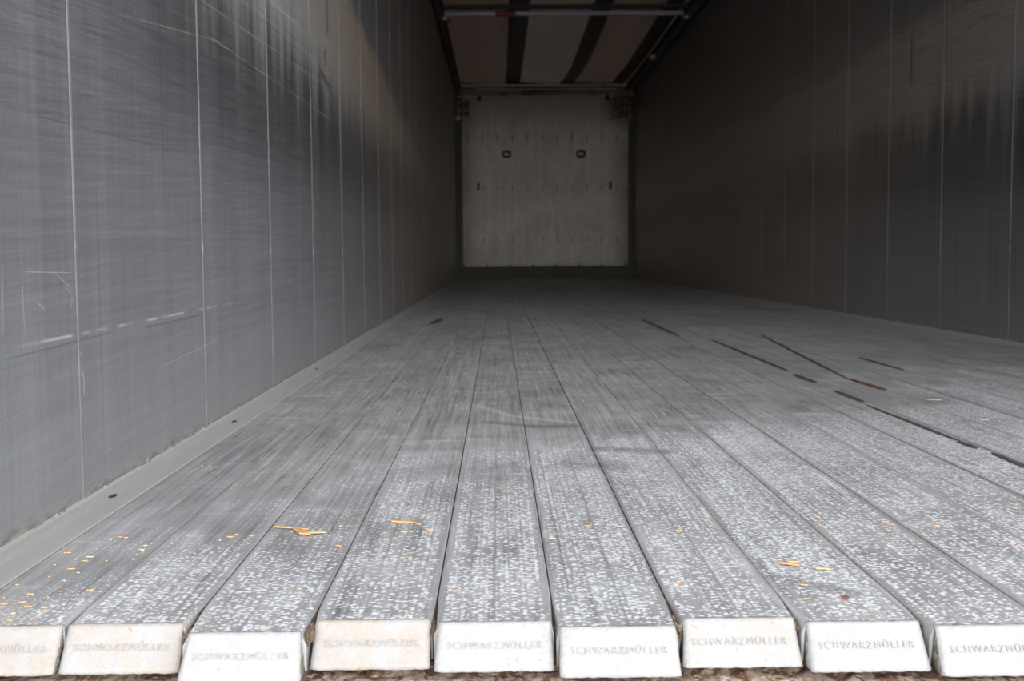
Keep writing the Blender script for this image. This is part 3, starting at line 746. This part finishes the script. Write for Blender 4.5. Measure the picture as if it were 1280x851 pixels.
YE = D-0.05
for i in range(21):
    xa, xb = ST+PIT*i, ST+PIT*(i+1)
    ye = ENDS[i]; wl_, wr_, wlen = WEAR[i]
    xc = (xa+xb)/2
    root = empty('floor_slat', (xc, ye, 0.0))
    tag(root, '%s aluminium floor slat from the left wall, %s' % (ORD[i], EXTRA[i]), 'floor slat', 'lengthwise floor slats')
    # body: closed section swept along, edges slightly wavy
    ys = [ye+0.004, ye+0.012, ye+0.025, ye+0.04, ye+0.06, ye+0.08, ye+0.11]
    q = ye+0.16
    while q < YE: ys.append(q); q += 0.06+0.02*(q-1)
    ys.append(YE)
    rows = []
    lift = 0.0007*math.sin(i*2.3)
    for y in ys:
        k = max(0.0, 1-(y-ye)/wlen)**1.4
        l = xa+0.0006+wl_*0.001*k+0.0004*abs(mnoise.noise(Vector((i*3.1, y*4, 0))))
        r_ = xb-0.0006-wr_*0.001*k-0.0004*abs(mnoise.noise(Vector((i*3.1+1.5, y*4, 0))))
        b = 0.0012 + 0.002*k
        rows.append([Vector((xa+0.0007, y, -0.036)), Vector((xa+0.0007, y, -0.012)), Vector((l, y, -b+lift)), Vector((l+0.35*b, y, -0.3*b+lift)), Vector((l+b*1.2, y, lift)),
                     Vector((xc, y, lift+0.0002)), Vector((r_-b*1.2, y, lift)), Vector((r_-0.35*b, y, -0.3*b+lift)), Vector((r_, y, -b+lift)), Vector((xb-0.0007, y, -0.012)), Vector((xb-0.0007, y, -0.036))])
    bm = bmesh.new(); extrude_rows(bm, rows)
    link('slat_body', bm, M_SLAT, root)
    # brown seal in the joint on the right-hand side
    if i < 20:
        bm = bmesh.new(); rows = []
        for y in ys:
            zt = -0.0022 - 0.001*abs(mnoise.noise(Vector((i*7.1, y*8, 2)))) - (0.004 if y < ye+0.03 else 0)
            rows.append([Vector((xb-0.0030-wr_*0.001*max(0, 1-(y-ye)/wlen)**1.4, y+0.006, -0.010)), Vector((xb-0.0016-wr_*0.001*max(0, 1-(y-ye)/wlen)**1.4, y+0.006, zt)),
                         Vector((xb+0.0012, y+0.006, zt)), Vector((xb+0.0026, y+0.006, -0.010))])
        extrude_rows(bm, rows); link('joint_seal', bm, M_SEAL, root)
    # sloping cast end
    HB, RUN = 0.035, 0.027
    wt_l, wt_r = xa+0.0007+wl_*0.001+0.0005, xb-0.0007-wr_*0.001-0.0005
    wb_l, wb_r = xa+0.0022, xb-0.0022
    bm = bmesh.new(); rows = []
    NXC = 30
    sect = [(0.0075, 0.0003), (0.0040, 0.0011), (0.0015, 0.0008), (-0.0008, -0.0012)]       # (depth behind edge, height)
    for t in range(1, 9): sect.append((-RUN*(t/8), -0.0012-(HB-0.0012)*(t/8)))
    sect += [(-RUN+0.003, -HB-0.0006), (0.004, -HB-0.0006), (0.0075, -0.02)]
    for ix in range(NXC+1):
        u = ix/NXC; ring_pts = []
        for d_, z_ in sect:
            t = min(1, max(0, -z_/HB))
            l = wt_l+(wb_l-wt_l)*t; r_ = wt_r+(wb_r-wt_r)*t
            x_ = l+(r_-l)*u
            jig = 0.0008*mnoise.noise(Vector((x_*120, d_*200, i)))+0.0006*mnoise.noise(Vector((x_*330, d_*400, i+5)))
            rnd_c = 0.0025*max(0, 1-min(u, 1-u)*18)**2
            ring_pts.append(Vector((x_, ye+d_+jig+(rnd_c if d_ < 0.005 else 0), z_+lift+jig*0.5-rnd_c*0.3*(1-t))))
        rows.append(ring_pts)
    extrude_rows(bm, rows)
    cap = link('slat_end', bm, M_CAP, root, True)
    cap.data.materials.append(M_MOTTLED)
    for p in cap.data.polygons:
        if abs(p.normal.x) > 0.9: p.material_index = 1  # side faces get a darker mottled grey than the sloping front
    cap.color = (STAIN[i], 0, 0, 1)
    cap['label'] = 'pale cast slat end, off-white'
    # raised lettering on the sloping face
    lo_ = bpy.data.objects.new('raised_lettering', txt_me); C.objects.link(lo_)
    n_ = Vector((0, -HB, RUN)).normalized()         # outward normal of the slope
    upv = Vector((0, RUN, HB)).normalized()
    pos = Vector((xc-xc+0.001*math.sin(i*5), -RUN*0.46, -HB*0.46+lift)) + n_*0.0007
    mw = Matrix((Vector((1, 0, 0)), upv, n_)).transposed().to_4x4(); mw.translation = pos
    lo_.parent = cap; lo_.matrix_local = mw

# ---------------------------------------------------------------- dark strips in the worn joints on the right
def strip(name, p0, p1, w, mat, lab, cat, group=None, px=True, n=14):
    a = on_floor(*p0) if px else p0; b = on_floor(*p1) if px else p1
    bm = bmesh.new(); rows = []
    d = Vector((b[0]-a[0], b[1]-a[1], 0)).normalized(); nrm = Vector((d.y, -d.x, 0))
    for j in range(n+1):
        t = j/n
        hw = w/2*(0.25+0.75*math.sin(math.pi*t)**0.35)*(1+0.25*mnoise.noise(Vector((a[0]*31+t*5, a[1], 0))))
        c = Vector((a[0]+(b[0]-a[0])*t, a[1]+(b[1]-a[1])*t, 0))
        o_ = 0.0018*mnoise.noise(Vector((t*4, a[1]*3, 1)))
        rows.append([c+nrm*(o_-hw)+Vector((0, 0, 0.0006)), c+nrm*(o_-hw*0.8)+Vector((0, 0, 0.0020)), c+nrm*(o_+hw*0.8)+Vector((0, 0, 0.0020)), c+nrm*(o_+hw)+Vector((0, 0, 0.0006))])
    extrude_rows(bm, rows)
    return tag(link(name, bm, mat), lab, cat, group)
G = 'dark rubber strips in the worn right-hand joint'
strip('rubber_strip', (1240, 567), (1330, 603), 0.013, M_RUBBER, 'dark strip in the floor joint, cut by the right photo edge', 'rubber strip', G)
strip('rubber_strip', (1198, 552), (1222, 561), 0.014, M_RUBBER, 'short dark stub in the joint just left of the edge-cut strip', 'rubber strip', G)
strip('rubber_strip', (1084, 507), (1200, 552), 0.012, M_RUBBER, 'longest dark strip in the broken floor joint on the right', 'rubber strip', G)
strip('rubber_strip', (1044, 489), (1080, 503), 0.018, M_RUBBER, 'short wide dark strip just beyond the longest one', 'rubber strip', G)
strip('rubber_strip', (992, 468), (1021, 479), 0.022, M_RUBBER, 'small dark strip left of the short wide strip', 'rubber strip', G)
strip('rubber_strip', (890, 425), (985, 464), 0.018, M_RUBBER, 'long thin dark strip in the joint, middle distance', 'rubber strip', G)
strip('rubber_strip', (802, 399), (850, 421), 0.022, M_RUBBER, 'dark strip in a joint right of centre, farther in', 'rubber strip', G)
strip('rubber_strip', (950, 418), (1062, 475), 0.012, M_RUBBER, 'thin dark strip leading up to the rusty gouge', 'rubber strip', G)
strip('rusty_gouge_plate', (1062, 474), (1108, 488), 0.020, M_RUST, 'rust-orange gouged strip in the floor joint on the right', 'rusty strip')
strip('rubber_strip', (1074, 447), (1130, 463), 0.018, M_RUBBER, 'faint dark strip nearer the right wall', 'rubber strip', G)
strip('rubber_strip', (540, 405), (550, 399), 0.045, M_RUBBER, 'small dark patch on the floor left of centre, far in', 'rubber strip', G)
strip('rubber_strip', (839, 349), (846, 353), 0.16, M_RUBBER, 'dark scrap on the floor near the far right corner', 'rubber strip', G)

# ---------------------------------------------------------------- dirt packed in the widened joints at the slat ends
for k, j0, lab in ((2, 1.02, 'brown dirt clump in the joint between second and third slat ends'), (3, 1.02, 'brown dirt clump in the joint between third and fourth slat ends'),
                   (4, 1.03, 'thin dirt clump in the joint between fourth and fifth slat ends'), (6, 1.025, 'brown dirt clump in the joint between sixth and seventh slat ends'),
                   (7, 1.03, 'dirt clump in the joint between seventh and eighth slat ends')):
    x_ = ST+PIT*k
    bm = bmesh.new(); bmesh.ops.create_icosphere(bm, subdivisions=4, radius=1)
    big = 1.0 if k in (3, 6) else 0.7
    for v in bm.verts:
        c = v.co.copy()
        d_ = 1+0.35*mnoise.noise(c*2.2+Vector((k*5, 0, 0)))+0.2*mnoise.noise(c*6)
        v.co = Vector((x_+c.x*0.0035*big*d_, j0+0.020+c.y*0.022*big*d_, -0.0095+c.z*0.0075*big*d_))
    tag(link('dirt_clump', bm, M_DIRT), lab, 'dirt', 'dirt clumps between the slat ends')

# ---------------------------------------------------------------- chips and straws
def chip(px, py, L, Wd, ang, mat, kind):
    x_, y_ = on_floor(px, py)
    si = int((x_-ST)//PIT)
    bm = bmesh.new(); n = 7; pts = []
    for j in range(n):
        a = 2*math.pi*j/n
        rr_ = random.uniform(0.6, 1.1)
        pts.append((math.cos(a)*L/2*rr_, math.sin(a)*Wd/2*rr_))
    ca, sa = math.cos(ang), math.sin(ang)
    vs_ = [bm.verts.new((x_+p*ca-q*sa, y_+p*sa+q*ca, 0.0010)) for p, q in pts]
    f = bm.faces.new(vs_); r = bmesh.ops.extrude_face_region(bm, geom=[f])
    for v in [q for q in r['geom'] if isinstance(q, bmesh.types.BMVert)]:
        v.co.z += 0.0010; v.co.x = x_+(v.co.x-x_)*0.85; v.co.y = y_+(v.co.y-y_)*0.85
    where = 'left edge strip' if si < 0 else '%s slat from the left wall' % ORD[min(20, si)]
    o = link({'chip': 'wood_chip', 'straw': 'straw', 'grit': 'grit'}[kind], bm, mat)
    lab = {'chip': 'tiny orange wood chip lying on the %s', 'straw': 'pale yellow straw fragment on the %s', 'grit': 'red-brown crumb of grit on the %s'}[kind] % where
    return tag(o, lab, {'chip': 'wood chip', 'straw': 'straw', 'grit': 'grit'}[kind], {'chip': 'orange wood chips on the %s', 'straw': 'straws on the %s', 'grit': 'grit on the %s'}[kind] % where)
# the branching orange splinter and its neighbour are bigger
def splinter(segs, lab):
    bm = bmesh.new()
    for (a, b, w0, w1) in segs:
        A = Vector((*on_floor(*a), 0.0015)); B = Vector((*on_floor(*b), 0.0015)); d = (B-A).normalized(); nr = Vector((d.y, -d.x, 0))
        extrude_rows(bm, [[A-nr*w0/2, A-nr*w0/3+Vector((0, 0, 0.0015)), A+nr*w0/3+Vector((0, 0, 0.0015)), A+nr*w0/2],
                          [B-nr*w1/2, B-nr*w1/3+Vector((0, 0, 0.0012)), B+nr*w1/3+Vector((0, 0, 0.0012)), B+nr*w1/2]])
    return tag(link('wood_splinter', bm, M_CHIP), lab, 'wood splinter')
splinter([((344, 660), (367, 661), 0.004, 0.006), ((367, 661), (381, 667), 0.006, 0.016), ((381, 667), (407, 667), 0.012, 0.004), ((371, 662), (386, 663), 0.005, 0.003), ((376, 668), (388, 669), 0.008, 0.004)],
         'branching orange wood splinter on the third slat, largest chip on the floor')
splinter([((490, 653), (517, 654), 0.006, 0.009), ((517, 654), (524, 657), 0.006, 0.004)], 'long orange wood splinter on the fourth slat')
splinter([((974, 705), (1000, 708), 0.005, 0.007), ((985, 704), (998, 704), 0.003, 0.002)], 'pale orange wood splinter on the eighth slat near its end')
splinter([((1020, 712), (1038, 713), 0.005, 0.003)], 'short orange splinter right of the pale one on the eighth slat')
CH = [(68, 707), (90, 712), (98, 717), (62, 722), (80, 727), (107, 702), (5, 748), (4, 756), (38, 744), (60, 748), (35, 759), (55, 761), (80, 757), (27, 754), (6, 770), (17, 768), (21, 732),
      (83, 692), (114, 697), (133, 702), (171, 694), (176, 688), (166, 700), (112, 739), (75, 735), (48, 766), (158, 673), (150, 672), (181, 683), (138, 675),
      (288, 672), (295, 669), (315, 671), (275, 676), (425, 659), (430, 650), (424, 683), (375, 737), (457, 690), (520, 640), (529, 645), (536, 663), (505, 666), (480, 667), (512, 698), (513, 771),
      (535, 624), (572, 739), (634, 727), (690, 674), (692, 660), (730, 615), (734, 658), (773, 659), (849, 664), (887, 658), (848, 728), (1003, 732), (1006, 750), (946, 640), (1022, 647), (1105, 653), (1108, 653),
      (1170, 658), (1219, 620), (1266, 681), (1269, 636), (253, 583), (263, 585), (95, 700), (40, 775), (12, 777)]
for k, (px, py) in enumerate(CH):
    straw = random.random() < 0.22
    far = 1.0 if py > 640 else 0.85
    chip(px, py, random.choice((0.003, 0.0045, 0.006, 0.009, 0.011))*far, random.uniform(0.003, 0.006), random.uniform(-0.5, 0.5), M_CHIP2 if straw else M_CHIP, 'straw' if straw else 'chip')
chip(1057, 748, 0.008, 0.014, 0.2, M_RED2, 'grit'); chip(690, 580, 0.005, 0.008, 0.2, M_CHIP2, 'straw'); chip(728, 503, 0.006, 0.02, 0, M_CHIP, 'chip')
chip(693, 456, 0.006, 0.02, 0, M_CHIP2, 'straw'); chip(777, 517, 0.006, 0.02, 0, M_CHIP, 'chip'); chip(528, 472, 0.005, 0.02, 0, M_CHIP2, 'straw')
chip(524, 507, 0.006, 0.015, 0, M_CHIP, 'chip'); chip(1088, 543, 0.006, 0.01, 0, M_CHIP2, 'straw')
chip(1230, 525, 0.025, 0.012, 0.2, M_CHIP2, 'straw'); chip(1168, 500, 0.05, 0.014, -0.3, M_CHIP2, 'straw')
